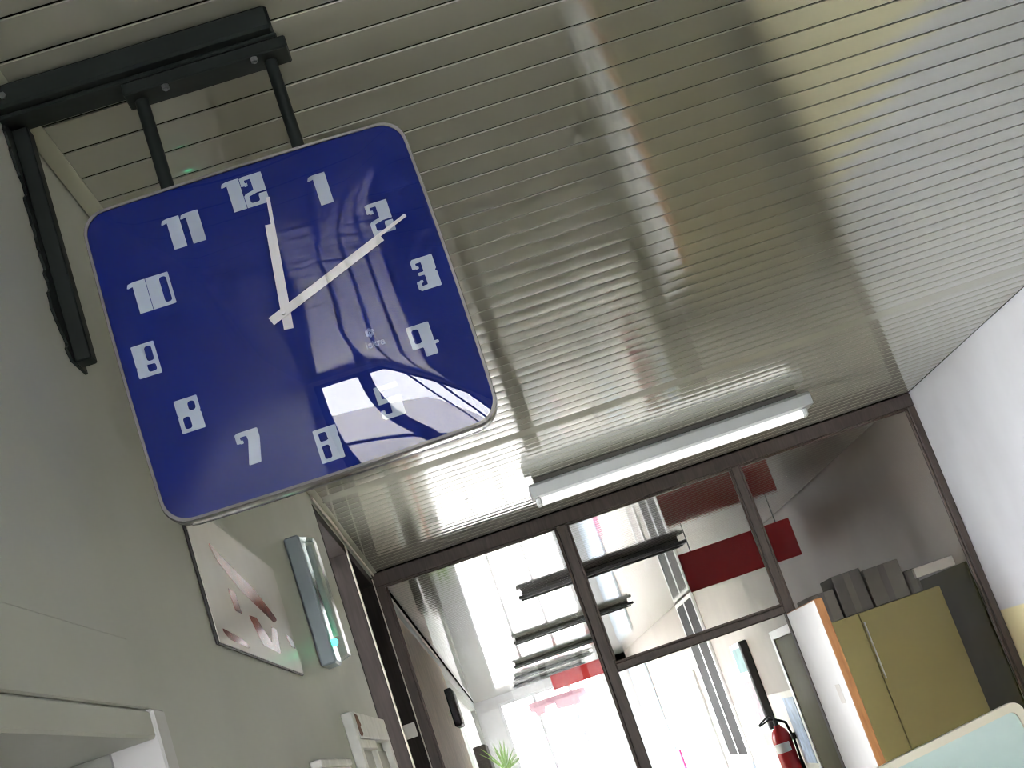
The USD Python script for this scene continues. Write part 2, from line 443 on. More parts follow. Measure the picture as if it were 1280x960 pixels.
# door leaf of the partition, swung open towards the viewer
dr = thing("door_1", "white laminate door leaf with an orange wooden edge, standing open", None, (1.54, YP, 0), kind="structure")
part(dr, "leaf", box(1.520, 1.556, 6.74, 7.435, 0.01, 1.898, 0.002), "white")
part(dr, "edge_strip", box(1.5205, 1.5575, 6.725, 6.7395, 0.01, 1.8985, 0.001), "orange")
part(dr, "edge_strip", box(1.521, 1.5555, 6.74, 7.435, 1.8985, 1.902, 0.001), "orange")
part(dr, "back_panel", box(1.5563, 1.5580, 6.74, 7.435, 0.01, 1.898), "orange")
part(dr, "lever_handle", join(cyl((1.519, 6.80, 1.0), (1.47, 6.80, 1.0), 0.010), cyl((1.472, 6.795, 1.0), (1.472, 6.92, 1.0), 0.009), box(1.513, 1.5195, 6.775, 6.825, 0.90, 1.06, 0.002)), "bolt", smooth=40)
part(dr, "door_sticker", box(1.5185, 1.5198, 6.87, 6.96, 1.42, 1.51), "paper", label="small white square sticker")

# brown framed glazed door unit set deep in the left wall, just before the partition
dl = thing("window_9", "dark brown framed glazing set deep in the left wall beside the partition", None, (XL, 6.2, 0), kind="structure")
FX = XL - 0.080
part(dl, "jamb", box(XL - 0.20, XL + 0.001, 5.101, 5.135, 0, 2.735, 0.002), "brown_door")
part(dl, "post", box(FX - 0.04, XL - 0.002, 6.10, 6.155, 0, 2.735, 0.002), "brown_door")
part(dl, "post", box(FX - 0.04, XL + 0.001, 7.30, 7.395, 0, 2.735, 0.002), "brown_door")
part(dl, "cover_strip", box(XL - 0.0015, XL + 0.004, 6.102, 6.150, 0, 2.72, 0.001), "cable", label="pale strip standing for the lit edge of the middle post")  # pale colour stands in for light catching the post edges
part(dl, "cover_strip", box(XL + 0.0015, XL + 0.006, 7.302, 7.330, 0, 2.72, 0.001), "cable", label="pale strip standing for the lit edge of the far post")
part(dl, "head", box(FX - 0.04, XL - 0.002, 5.135, 7.30, 2.690, 2.735, 0.002), "brown_door")
part(dl, "rail", box(FX - 0.035, FX - 0.005, 5.135, 6.10, 0.86, 0.92, 0.002), "brown_door")
part(dl, "pane", box(FX - 0.023, FX - 0.017, 5.135, 6.10, 0, 2.69), "pane")
part(dl, "panel", box(FX - 0.035, FX - 0.010, 6.155, 7.30, 0, 2.69, 0.003), "brown_door")  # solid panel added in place of glass to cut light past the partition
part(dl, "name_plate", box(FX + 0.012, XL - 0.010, 7.285, 7.2985, 1.925, 1.995, 0.001), "paper", label="pale pinkish plate on the far post")

# side doorway at the lower left: white jamb, lintel board and an open white leaf
d3 = thing("door_3", "white door standing open into the side room in the left wall", None, (XL, 1.8, 0), kind="structure")
part(d3, "jamb", box(XL - 0.05, XL + 0.012, 1.755, 1.815, 0, 1.885, 0.003), "grey_white")
part(d3, "jamb", box(XL - 0.05, XL + 0.012, 0.885, 0.945, 0, 1.885, 0.003), "grey_white")
part(d3, "lintel", box(XL - 0.195, XL + 0.008, 0.945, 1.755, 1.85, 1.884, 0.003), "wall_left")
part(d3, "architrave", box(XL + 0.0005, XL + 0.006, 0.82, 1.757, 1.886, 1.972, 0.002), "wall_left")
part(d3, "leaf", box(XL - 0.95, XL - 0.075, 1.745, 1.785, 0.01, 1.84, 0.003), "grey_white")
part(d3, "lever_handle", join(cyl((XL - 0.87, 1.744, 1.0), (XL - 0.87, 1.69, 1.0), 0.01), cyl((XL - 0.875, 1.695, 1.0), (XL - 0.76, 1.695, 1.0), 0.009)), "bolt", smooth=40)

# ------------------------------------------------------------------ bracket and clock
YC = 1.84
br = thing("clock_bracket", "black painted iron wall bracket holding the blue clock", "bracket", (XL, 1.88, 2.38))
v = []
# wall bar: an iron strip with a ragged paint line on its wall side
zz = np.linspace(2.368, 2.72, 70)
edge = 1.868 - 0.060 * (meshkit.fbm(np.column_stack([zz * 38, zz * 0, zz * 0]), 3) - 0.5) - 0.012 * (meshkit.noise(np.column_stack([zz * 9, zz * 0 + 3, zz * 0])) - 0.5)
poly = sg.Polygon([*zip(edge, zz), (1.955, 2.72), (1.955, 2.368)])
bar = on_side(extrude(poly, 0.004), XL + 0.0045)
part(br, "wall_plate", bar, "iron")
part(br, "wall_bar", box(XL + 0.0045, XL + 0.027, 1.893, 1.925, 2.368, 2.721, 0.002), "iron")
part(br, "arm", join(box(XL + 0.0005, 0.000, 1.828, 1.912, 2.722, 2.757, 0.004), box(XL + 0.0005, 0.002, 1.846, 1.872, 2.716, 2.722, 0.002)), "iron")
part(br, "clamp_plate", box(-0.223, 0.012, 1.850, 1.900, 2.698, 2.716, 0.002), "iron")
for bx_ in (-0.165, -0.038):
    part(br, "bolt", join(cyl((bx_, 1.856, 2.698), (bx_, 1.856, 2.692), 0.0055, 6), cyl((bx_, 1.856, 2.716), (bx_, 1.856, 2.690), 0.003, 8)), "bolt")
part(br, "bolt", cyl((XL + 0.020, 1.829, 2.738), (XL + 0.020, 1.824, 2.738), 0.005, 6), "bolt")
part(br, "rod", cyl((-0.204, 1.880, 2.545), (-0.204, 1.880, 2.70), 0.0095), "iron", smooth=40)
part(br, "rod", cyl((-0.0175, 1.880, 2.535), (-0.0175, 1.880, 2.70), 0.0088), "iron", smooth=40)

ck = thing("wall_clock", "square blue clock with white numerals hanging from a black bracket", "clock", (-0.099, 1.88, 2.10))
CX, CZc = -0.1005, 2.3265
HW, HH = 0.2275, 0.2245


def outline(hw, hh, rc=0.030, bulge=0.0035, n=14):
    """Rounded square whose sides bow outwards; a list of points round the face."""
    pts = []
    base = sg.box(-hw + rc, -hh + rc, hw - rc, hh - rc).buffer(rc, quad_segs=10)
    ring = base.exterior
    L = ring.length
    for s in np.linspace(0, L, 200, endpoint=False):
        x, z = ring.interpolate(s).coords[0]
        kx, kz = x / hw, z / hh
        pts.append((x + bulge * math.copysign(1, x) * max(0, abs(kx)) ** 6 * (1 - kz * kz) if True else x,
                    z + bulge * math.copysign(1, z) * abs(kz) ** 6 * (1 - kx * kx)))
    return np.array(pts)


O = outline(HW - 0.004, HH - 0.004)
tiltx = 0.0


def loft(rings, ycoords, cap_first=True, cap_last=True):
    """Rings (n x 2 in x, z about the clock's centre) at given y."""
    n = len(rings[0])
    v = np.vstack([np.column_stack([CX + r[:, 0], np.full(n, yy), CZc + r[:, 1]]) for r, yy in zip(rings, ycoords)])
    f = []
    for k in range(len(rings) - 1):
        for i in range(n):
            j = (i + 1) % n
            f += [[k * n + i, k * n + j, (k + 1) * n + j], [k * n + i, (k + 1) * n + j, (k + 1) * n + i]]
    v = list(v)
    for cap, k in ((cap_first, 0), (cap_last, len(rings) - 1)):
        if cap:
            v.append(np.array([CX, ycoords[k], CZc]))
            c = len(v) - 1
            for i in range(n):
                f.append([c, k * n + i, k * n + (i + 1) % n])
    out = trimesh.Trimesh(np.array(v), np.array(f), process=False)
    out.fix_normals()
    return out


YD = 1.856                                   # dial plane
part(ck, "dial", loft([O * 0.989, O * 0.989], [YD, YD + 0.003]), "dial")
part(ck, "housing", loft([O * 0.992, O * 0.992, O * 0.93], [1.886, 1.908, 1.922]), "housing", smooth=30)
part(ck, "rim", loft([O * 0.988, O * 1.004, O * 1.010, O * 1.010, O * 0.99, O * 0.984], [1.853, 1.853, 1.857, 1.878, 1.8845, 1.8845], False, False), "rim", smooth=35)
# domed clear cover
NR = 28
rr = np.linspace(0, 1, NR + 1)[1:]
DOME = 0.024
prof = 1.853 - DOME * (1 - rr ** 3.2)
vv = [np.array([[CX, 1.853 - DOME, CZc]])]
for s, yy in zip(rr, prof):
    # rings pass from circular at the centre to the square outline at the edge
    q = O * 0.989
    rad = np.linalg.norm(q, axis=1)
    k = s ** 2
    ring = (q / rad[:, None]) * (rad * k + 0.2 * (1 - k))[:, None] * s
    vv.append(np.column_stack([CX + ring[:, 0], np.full(len(ring), yy), CZc + ring[:, 1]]))
n = len(O)
ff = [[0, 1 + i, 1 + (i + 1) % n] for i in range(n)]
for k in range(NR - 1):
    a, b = 1 + k * n, 1 + (k + 1) * n
    for i in range(n):
        j = (i + 1) % n
        ff += [[a + i, b + i, b + j], [a + i, b + j, a + j]]
cover = trimesh.Trimesh(np.vstack(vv), np.array(ff), process=False)
if cover.face_normals[0][1] > 0:
    cover.invert()
part(ck, "cover", cover, "cover", smooth=True, label="clear domed cover")


# numerals: chunky cut-out figures drawn in a unit box (width 0.66, height 1)
def B(x0, y0, x1, y1):
    return sg.box(x0, y0, x1, y1)


def rnd(p, r=0.03):
    return p.buffer(-r).buffer(r * 2).buffer(-r)


def fig(c):
    W = 0.68
    if c == "1":
        return sg.Polygon([(0.0, 0.86), (0.05, 0.97), (0.2, 1.0), (W - 0.12, 1.0), (W - 0.12, 0), (0.17, 0), (0.17, 0.87), (0.04, 0.84)])
    if c == "2":
        up = unary_union([B(0.08, 0.88, W, 1), B(0.0, 0.70, 0.13, 0.97), B(0.10, 0.67, 0.2, 0.78), B(0.32, 0.40, W, 1.0)])
        neck = sg.Polygon([(0.40, 0.52), (0.40, 0.40), (0.14, 0.34), (0.14, 0.2), (0.0, 0.2), (0.0, 0.38), (0.06, 0.44)])
        low = B(0, 0, W, 0.345).difference(rnd(B(0.14, 0.11, 0.42, 0.36), 0.06)).difference(B(0.13, 0.30, 0.44, 0.36))
        return unary_union([up, neck, low]).buffer(-0.012).buffer(0.03).buffer(-0.018).difference(B(0.40, 0.352, W + 0.1, 0.385))
    if c == "3":
        p = unary_union([B(0.05, 0.86, W, 1), B(0.0, 0.70, 0.13, 0.97), B(0.10, 0.68, 0.2, 0.77), B(0.30, 0, W, 1), B(0.12, 0.46, 0.4, 0.56), B(0.05, 0, W, 0.14), B(0.0, 0.04, 0.13, 0.30), B(0.1, 0.24, 0.2, 0.32)])
        return rnd(p.difference(sg.Polygon([(W + 0.01, 0.56), (W - 0.07, 0.51), (W + 0.01, 0.46)])))
    if c == "4":
        p = unary_union([B(0.0, 0.30, 0.5, 1.0), B(0.32, 0.0, W, 1.0), B(W - 0.02, 0.30, W + 0.12, 0.39)])
        return rnd(p.difference(rnd(B(0.12, 0.44, 0.33, 0.88), 0.07)))
    if c == "5":
        p = unary_union([B(0.0, 0.86, W, 1), B(0.0, 0.46, 0.15, 1), B(0.0, 0.46, W, 0.60), B(0.32, 0, W, 0.6), B(0.05, 0, W, 0.14), B(0.0, 0.04, 0.13, 0.28)])
        return rnd(p)
    if c == "6":
        p = B(0, 0, W, 1)
        return rnd(p.difference(unary_union([rnd(B(0.13, 0.10, 0.34, 0.50), 0.06), rnd(B(0.13, 0.62, 0.36, 0.88), 0.06), B(0.3, 0.64, W + 0.1, 0.68)])))
    if c == "7":
        p = unary_union([B(0.05, 0.86, W, 1), B(0.0, 0.68, 0.13, 0.97), B(0.10, 0.66, 0.2, 0.76), sg.Polygon([(0.30, 1), (W, 1), (W, 0.72), (0.52, 0.0), (0.16, 0.0), (0.34, 0.72)])])
        return rnd(p)
    if c == "8":
        p = B(0, 0, W, 1).difference(unary_union([sg.Polygon([(-0.01, 0.56), (0.06, 0.52), (-0.01, 0.48)]), sg.Polygon([(W + 0.01, 0.56), (W - 0.06, 0.52), (W + 0.01, 0.48)])]))
        return rnd(p.difference(unary_union([rnd(B(0.36, 0.60, 0.57, 0.88), 0.09), rnd(B(0.12, 0.10, 0.33, 0.46), 0.08)])))
    if c == "9":
        p = B(0, 0, W, 1)
        return rnd(p.difference(unary_union([rnd(B(0.36, 0.44, 0.57, 0.90), 0.08), B(-0.05, 0.31, 0.4, 0.345), rnd(B(0.32, 0.12, 0.57, 0.34), 0.07)])))
    if c == "0":
        return rnd(B(0, 0, W, 1).difference(rnd(B(0.38, 0.10, 0.59, 0.90), 0.08)))


NH = 0.0455


def numeral(text):
    gs, x = [], 0.0
    for ch in text:
        g = affinity.translate(fig(ch), x, 0)
        gs.append(g)
        x += (0.60 if ch == "1" else 0.70) + (-0.02 if ch == "1" else 0.04)
    g = unary_union(gs)
    bx0, by0, bx1, by1 = g.bounds
    return affinity.scale(affinity.translate(g, -(bx0 + bx1) / 2, -(by0 + by1) / 2), NH, NH, origin=(0, 0))


CAMP = np.array([0, 0, CZ])


def px(x, y, Y):
    """The point at depth Y that the photograph shows at (x, y): used once to survey the dial's layout."""
    d = R.T @ np.array([(x - 640) / 1833.74, (y - 480) / 1833.74, 1.0])
    return CAMP + d * (Y / d[1])


NUM = {"12": (306, 241), "1": (400, 237), "2": (475, 272), "3": (532, 341), "4": (530, 425), "5": (487, 501), "6": (411, 555), "7": (313, 559),
       "8": (237, 518), "9": (183, 450), "10": (189, 367), "11": (229, 288)}
NAMES = {"1": "one", "2": "two", "3": "three", "4": "four", "5": "five", "6": "six", "7": "seven", "8": "eight", "9": "nine", "10": "ten", "11": "eleven", "12": "twelve"}
for t, (ax, ay) in NUM.items():
    q = px(ax, ay, YD)
    g = affinity.translate(numeral(t), q[0], q[2])
    part(ck, "numeral", on_front(extrude(g, 0.0008), YD - 0.0006), "numeral", label=f"numeral {t}")


def hand(name, tail, shoulder, tip, w, side, y):
    a, s, e = (px(*p, y)[[0, 2]] for p in (tail, shoulder, tip))
    d = (e - a) / np.linalg.norm(e - a)
    nrm = np.array([-d[1], d[0]]) * side
    Ls, Le = (s - a) @ d, (e - a) @ d
    P2 = [a - nrm * w / 2, a + nrm * w / 2, a + nrm * w / 2 + d * Ls, a + nrm * w / 2 * 1.0 + d * Ls - nrm * w * 0.62, a + d * Le - nrm * w * 0.12, a + d * Le - nrm * w / 2]
    g = sg.Polygon(P2).buffer(0)
    part(ck, name, on_front(extrude(g, 0.0009), y), "hand")


hand("hour_hand", (361, 411), (334, 281), (331, 247), 0.0128, 1, YD - 0.006)
hand("minute_hand", (339, 402), (474, 293), (509, 271), 0.0120, -1, YD - 0.010)
c0 = px(354, 391, YD - 0.011)
part(ck, "hand_pin", cyl((c0[0], YD, c0[2]), (c0[0], YD - 0.013, c0[2]), 0.003, 12), "hand")
# maker's mark: a little flower emblem above lower-case lettering
q = px(462, 416, YD)
pet = [affinity.rotate(sg.Point(0, 0.0042).buffer(0.0022), k * 60, origin=(0, 0)) for k in range(6)]
emb = unary_union([*pet, sg.Point(0, 0).buffer(0.0012)])
part(ck, "emblem", on_front(extrude(affinity.translate(emb, q[0], q[2]), 0.0006), YD - 0.0005), "logo")
tm = meshkit.text_mesh("iskra", 0.0085, 0.0006, bold=True)
tm.apply_translation((-tm.bounds[1][0] / 2, 0, 0))
q = px(470, 433, YD)
tm.apply_translation((q[0], q[2], 0))
part(ck, "lettering", on_front(tm, YD - 0.0005), "logo", label="small pale maker's name")

# ------------------------------------------------------------------ ceiling lamps
def lamp(name, label, x0, y0, body, base, tubemat, group=None, slim=1.0):
    t = thing(name, label, "ceiling lamp", (x0, y0, ZC - 0.12), group)
    x1 = x0 + 1.29
    part(t, "base", box(x0 + 0.03, x1 - 0.05, y0 + 0.02, y0 + 0.10, ZC - 0.024, ZC - 0.002, 0.002), base)
    k0 = slim
    shell = sg.Polygon([(0.0, 0.0), (0.12, 0.0), (0.12, 0.045), (0.105, 0.058), (0.015, 0.058), (0.0, 0.045)])
    e = trimesh.creation.extrude_polygon(shell, x1 - x0, engine="earcut")
    vv_ = np.array(e.vertices)
    e = trimesh.Trimesh(np.column_stack([vv_[:, 2] + x0, vv_[:, 0] + y0, vv_[:, 1] * k0 + ZC - 0.024 - 0.058 * k0 - 0.001]), e.faces, process=False)
    e.fix_normals()
    part(t, "body", e, body)
    for xe in (x0 + 0.012, x1 - 0.05):
        part(t, "lamp_holder", box(xe, xe + 0.022, y0 + 0.03, y0 + 0.09, ZC - 0.025 - 0.097 * k0, ZC - 0.026 - 0.058 * k0, 0.006), body)
    part(t, "tube", cyl((x0 + 0.034, y0 + 0.055, ZC - 0.025 - 0.079 * k0), (x1 - 0.05, y0 + 0.055, ZC - 0.025 - 0.079 * k0), 0.019 * k0, 20), tubemat, smooth=40)
    return t


lamp("ceiling_lamp", "white fluorescent lamp with daylight glow put into its tube on the slatted ceiling in front of the brown partition", 0.425, 6.20, "lamp_white", "lamp_gap_shade", "tube_glow")
far = lamp("ceiling_lamp", "nearest dark fluorescent lamp beyond the partition, beside the large red sign", 0.40, 10.70, "far_lamp", "lamp_gap_shade", "far_lamp", None, 0.42)
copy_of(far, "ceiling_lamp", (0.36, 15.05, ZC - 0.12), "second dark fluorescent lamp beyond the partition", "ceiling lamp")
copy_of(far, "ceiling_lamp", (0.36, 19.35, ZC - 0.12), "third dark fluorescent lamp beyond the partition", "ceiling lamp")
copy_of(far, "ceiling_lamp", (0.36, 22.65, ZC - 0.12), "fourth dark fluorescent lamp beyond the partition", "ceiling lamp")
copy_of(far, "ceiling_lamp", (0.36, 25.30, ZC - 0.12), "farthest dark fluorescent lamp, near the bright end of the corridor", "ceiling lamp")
for p_ in stage.GetPrimAtPath('/World').GetChildren():
    if p_.GetName().startswith('ceiling_lamp') and 'beyond' in str(p_.GetCustomDataByKey('label')) or 'farthest dark' in str(p_.GetCustomDataByKey('label')):
        p_.SetCustomDataByKey('group', 'dark lamps of the corridor beyond the partition')

# ------------------------------------------------------------------ left wall things
po = thing("wall_sign", "long glazed white sign with red print on the left wall below the clock", "sign", (XL, 2.87, 2.0))
y0_, y1_, z0_, z1_ = 2.375, 3.355, 2.012, 2.268
part(po, "backing", box(XL + 0.0005, XL + 0.0055, y0_, y1_, z0_, z1_, 0.001), "black")
part(po, "sheet", box(XL + 0.0057, XL + 0.0070, y0_ + 0.003, y1_ - 0.003, z0_ + 0.003, z1_ - 0.003), "gloss_sheet")


def blot(pts, m_):
    part(po, "print", on_side(extrude(sg.Polygon(pts).buffer(0.003), 0.0004), XL + 0.0075), m_)


blot([(2.55, 2.205), (2.95, 2.165), (3.15, 2.125), (3.1, 2.115), (2.75, 2.15), (2.58, 2.185)], "red_print")
blot([(2.62, 2.13), (2.68, 2.13), (2.69, 2.095), (2.63, 2.095)], "red_print")
blot([(2.78, 2.095), (2.86, 2.098), (2.98, 2.055), (3.04, 2.095), (3.10, 2.095), (3.06, 2.045), (2.85, 2.048)], "red_print")
blot([(3.24, 2.095), (3.32, 2.09), (3.33, 2.075), (3.27, 2.075)], "red_print")
blot([(2.44, 2.040), (2.60, 2.036), (2.66, 2.028), (2.48, 2.030)], "red_print")

em = thing("emergency_light", "upright emergency light with clear cover and green indicator on the left wall", "emergency light", (XL, 3.87, 2.06))
part(em, "housing", box(XL + 0.001, XL + 0.042, 3.815, 3.945, 2.060, 2.408, 0.005), "housing_blue")
cov = sg.box(3.822, 2.066, 3.938, 2.402).buffer(-0.012).buffer(0.012)
cm = extrude(cov, 0.030)
cvv = np.array(cm.vertices)
top = cvv[:, 2] > 0.01
cvv[top, 0] = 3.88 + (cvv[top, 0] - 3.88) * 0.72
cvv[top, 1] = 2.234 + (cvv[top, 1] - 2.234) * 0.95
part(em, "cover", on_side(trimesh.Trimesh(cvv, cm.faces, process=False), XL + 0.0725), "clear", label="clear plastic cover")
part(em, "tube", cyl((XL + 0.054, 3.88, 2.13), (XL + 0.054, 3.88, 2.38), 0.008, 12), "tube_off", smooth=40)
part(em, "indicator", trimesh.creation.icosphere(2, 0.0105).apply_translation((XL + 0.048, 3.832, 2.112)), "led", smooth=True, label="glowing green indicator")

# weathered white cabinet and the white box below it
wc = thing("notice_cabinet", "weathered white wooden notice cabinet with a rust stain, beside the brown door", "cabinet", (XL, 4.45, 1.2))
xa, xb = XL + 0.0005, XL + 0.028
part(wc, "side_board", box(xa, xb, 3.92, 3.965, 1.20, 1.938, 0.002), "white_old")
part(wc, "side_board", box(xa, xb, 4.90, 4.945, 1.20, 1.938, 0.002), "white_old")
part(wc, "head_board", box(xa, xb + 0.003, 3.965, 4.90, 1.868, 1.938, 0.002), "white_old")
part(wc, "head_board", box(xa, xb - 0.004, 3.97, 4.45, 1.842, 1.867, 0.002), "white_old")
part(wc, "back_board", box(xa, xa + 0.006, 3.965, 4.90, 1.20, 1.84), "grey_print")
part(wc, "centre_post", box(xa, xb - 0.008, 4.42, 4.47, 1.20, 1.84, 0.002), "white_old")
part(wc, "rust_stain", on_side(extrude(sg.Polygon([(3.968, 1.930), (4.03, 1.926), (4.06, 1.905), (4.02, 1.898), (4.05, 1.880), (3.99, 1.872), (3.968, 1.880)]).buffer(0.003), 0.0006), xb + 0.0036), "rust")
wb = thing("wall_box", "white flat wall box below the notice cabinet, at the bottom edge", "wall box", (XL, 3.3, 1.2))
part(wb, "case", box(XL + 0.0005, XL + 0.022, 3.05, 3.60, 1.20, 1.797, 0.003), "white")
part(wb, "lid", box(XL + 0.0005, XL + 0.026, 3.045, 3.605, 1.798, 1.815, 0.003), "white_old")

# cables along the top of the left wall
single("cable", tube([(XL + 0.010, 5.05, 2.742), (XL + 0.012, 5.6, 2.748), (XL + 0.010, 6.3, 2.744), (XL + 0.012, 7.38, 2.747)], 0.005), "cable", "cream cable clipped above the brown double door", "cable", smooth=40)
single("cable", tube([(XL + 0.014, 7.6, 2.735), (XL + 0.012, 10, 2.730), (XL + 0.013, 14.0, 2.733)], 0.007), "cable", "pale cable along the top of the left wall beyond the glass", "cable", smooth=40)

# ------------------------------------------------------------------ corridor beyond
def red_sign(x0, y, w, label, z1=2.66, h=0.285):
    t = thing("hanging_sign", label, "sign", (x0, y, z1 - h), "red hanging signs")
    part(t, "panel", box(x0, x0 + w, y, y + 0.03, z1 - h, z1, 0.003), "red")
    for xe in (x0 + 0.1, x0 + w - 0.1):
        part(t, "hanger", cyl((xe, y + 0.015, z1 - 0.001), (xe, y + 0.015, ZC - 0.001), 0.004, 8), "bolt")
    return t


red_sign(1.612, 10.80, 0.872, "large plain red sign seen through the upper glass of the partition", 2.648, 0.286)
red_sign(0.93, 23.4, 0.90, "small red sign hanging near the bright far end", 2.63, 0.235)

fs = thing("glass_sticker", "pink lettered sticker on the glass at the far end, below the small red sign", "sticker", (1.06, 27.565, 2.1))
Yk = 27.565
pts = [px(*p, Yk)[[0, 2]] for p in ((661, 881), (668, 878), (700, 868), (729, 859), (733, 866), (724, 872), (726, 878), (697, 886), (694, 878), (681, 883), (682, 890), (672, 895), (669, 889), (664, 890))]
part(fs, "film", on_front(extrude(sg.Polygon(pts).buffer(0.01), 0.003), Yk), "pink_sign")
tm = meshkit.text_mesh("ULTRA MECTO MARKA 021", 0.075, 0.002, bold=True)
ext = tm.bounds[1][0]
tm.apply_scale((0.93 / ext, 1, 1))
a = px(667, 884, Yk)
tm.apply_translation((a[0], a[2] - 0.015, 0))
part(fs, "lettering", on_front(tm, Yk - 0.0025), "red_text")

# right-hand side of the corridor
XW = XR
bw = thing("dark_window_unit", "tall black glazed panel with a pale central line on the far right wall", "window", (XW, 17.8, 0.8))
part(bw, "pane", box(XW - 0.03, XW - 0.002, 17.02, 17.70, 0.83, 2.70, 0.004), "dark_glass")
part(bw, "pane", box(XW - 0.03, XW - 0.002, 17.78, 18.46, 0.83, 2.70, 0.004), "dark_glass")
part(bw, "centre_strip", box(XW - 0.036, XW - 0.002, 17.70, 17.78, 0.83, 2.70, 0.004), "white")
part(bw, "frame", join(box(XW - 0.036, XW - 0.002, 16.96, 17.02, 0.75, 2.745, 0.004), box(XW - 0.036, XW - 0.002, 18.46, 18.52, 0.75, 2.745, 0.004), box(XW - 0.036, XW - 0.002, 17.02, 18.46, 2.70, 2.745, 0.004)), "white")
part(bw, "sill_panel", box(XW - 0.03, XW - 0.002, 17.02, 18.46, 0.30, 0.83, 0.004), "pale_blue")

nb = thing("notice_board", "white notice board with a teal poster above a pink one, in the corridor", "notice board", (XW, 15.1, 0.9))
part(nb, "board", box(XW - 0.030, XW - 0.001, 14.90, 15.68, 0.90, 2.00, 0.003), "white")
part(nb, "poster", box(XW - 0.033, XW - 0.0302, 14.98, 15.56, 1.70, 1.945), "teal_paper", label="teal poster")
part(nb, "poster", box(XW - 0.033, XW - 0.0302, 14.98, 15.56, 1.16, 1.60), "pink_paper", label="pinkish poster")
part(nb, "poster", box(XW - 0.033, XW - 0.0302, 14.98, 15.56, 0.93, 1.06), "grey_print", label="grey leaflet")
single("black_post", box(XW - 0.085, XW - 0.001, 14.70, 14.76, 1.10, 1.995, 0.01), "black", "narrow black post on the right wall above the fire extinguisher", "post")

od = thing("door_4", "olive door with a white frame in the corridor's right wall", None, (XW, 12.8, 0), kind="structure")
part(od, "frame", join(box(XW - 0.03, XW - 0.001, 13.20, 13.30, 0, 1.955, 0.003), box(XW - 0.03, XW - 0.001, 12.20, 12.28, 0, 1.955, 0.003), box(XW - 0.03, XW - 0.001, 12.28, 13.20, 1.88, 1.955, 0.003)), "white")
part(od, "leaf", box(XW - 0.02, XW - 0.001, 12.285, 13.195, 0.01, 1.875, 0.003), "olive_dark")
single("blue_poster", box(XW - 0.006, XW - 0.001, 13.45, 13.95, 0.75, 1.36), "blue_paper", "pale blue poster beside the fire extinguisher", "poster")
pg = thing("door_5", "pink-grey door far down the corridor's right wall", None, (XW, 19.6, 0), kind="structure")
part(pg, "leaf", box(XW - 0.02, XW - 0.001, 19.25, 19.95, 0.01, 1.86, 0.003), "pinkgrey")
part(pg, "frame", join(box(XW - 0.03, XW - 0.001, 19.16, 19.245, 0, 1.94, 0.003), box(XW - 0.03, XW - 0.001, 19.955, 20.04, 0, 1.94, 0.003), box(XW - 0.03, XW - 0.001, 19.245, 19.955, 1.865, 1.94, 0.003)), "white")
single("wall_panel", box(2.49, 2.539, 24.5, 27.4, 0, 2.55, 0.01), "pale_blue", "pale blue panel on the right wall at the far end of the corridor", "panelling")

single("banner", box(XR - 0.03, XR - 0.001, 23.95, 24.4, 0.3, 0.905, 0.005), "magenta", "narrow magenta banner on the right wall near the far end", "banner")
fe = thing("fire_extinguisher", "red fire extinguisher with black hose on the right wall beyond the partition", "fire extinguisher", (2.40, 14.0, 0.45))
ex, ey = 2.405, 14.0
part(fe, "cylinder", lathe([(0, 0.45), (0.085, 0.45), (0.09, 0.47), (0.09, 1.00), (0.085, 1.05), (0.065, 1.10), (0.035, 1.13), (0.03, 1.15), (0, 1.15)], (ex, ey, 0)), "ext_red", smooth=40)
part(fe, "label", trimesh.creation.revolve(np.array([(0.0903, 0.90), (0.0912, 0.902), (0.0912, 0.985), (0.0903, 0.987)]), angle=1.9, sections=12).apply_transform(trimesh.transformations.rotation_matrix(3.3, [0, 0, 1])).apply_translation((ex, ey, 0)), "paper", smooth=40)
part(fe, "valve", join(cyl((ex, ey, 1.15), (ex, ey, 1.21), 0.022, 14), cyl((ex - 0.02, ey, 1.19), (ex + 0.03, ey, 1.19), 0.012, 10)), "horn", smooth=40)
part(fe, "handle", join(tube([(ex, ey, 1.20), (ex - 0.06, ey - 0.02, 1.215), (ex - 0.16, ey - 0.03, 1.19)], 0.008), tube([(ex, ey, 1.22), (ex - 0.05, ey - 0.02, 1.255), (ex - 0.16, ey - 0.03, 1.20)], 0.008)), "horn", smooth=40)
part(fe, "hose", tube([(ex + 0.03, ey, 1.19), (ex + 0.085, ey - 0.02, 1.15), (ex + 0.105, ey - 0.03, 1.0), (ex + 0.10, ey - 0.03, 0.8)], 0.012), "horn", smooth=40)
part(fe, "nozzle", cyl((ex + 0.10, ey - 0.03, 0.80), (ex + 0.10, ey - 0.03, 0.60), 0.014, 14, 0.022), "horn", smooth=40)
part(fe, "wall_hook", box(ex + 0.09, XW - 0.001, ey - 0.02, ey + 0.02, 0.98, 1.04), "horn")

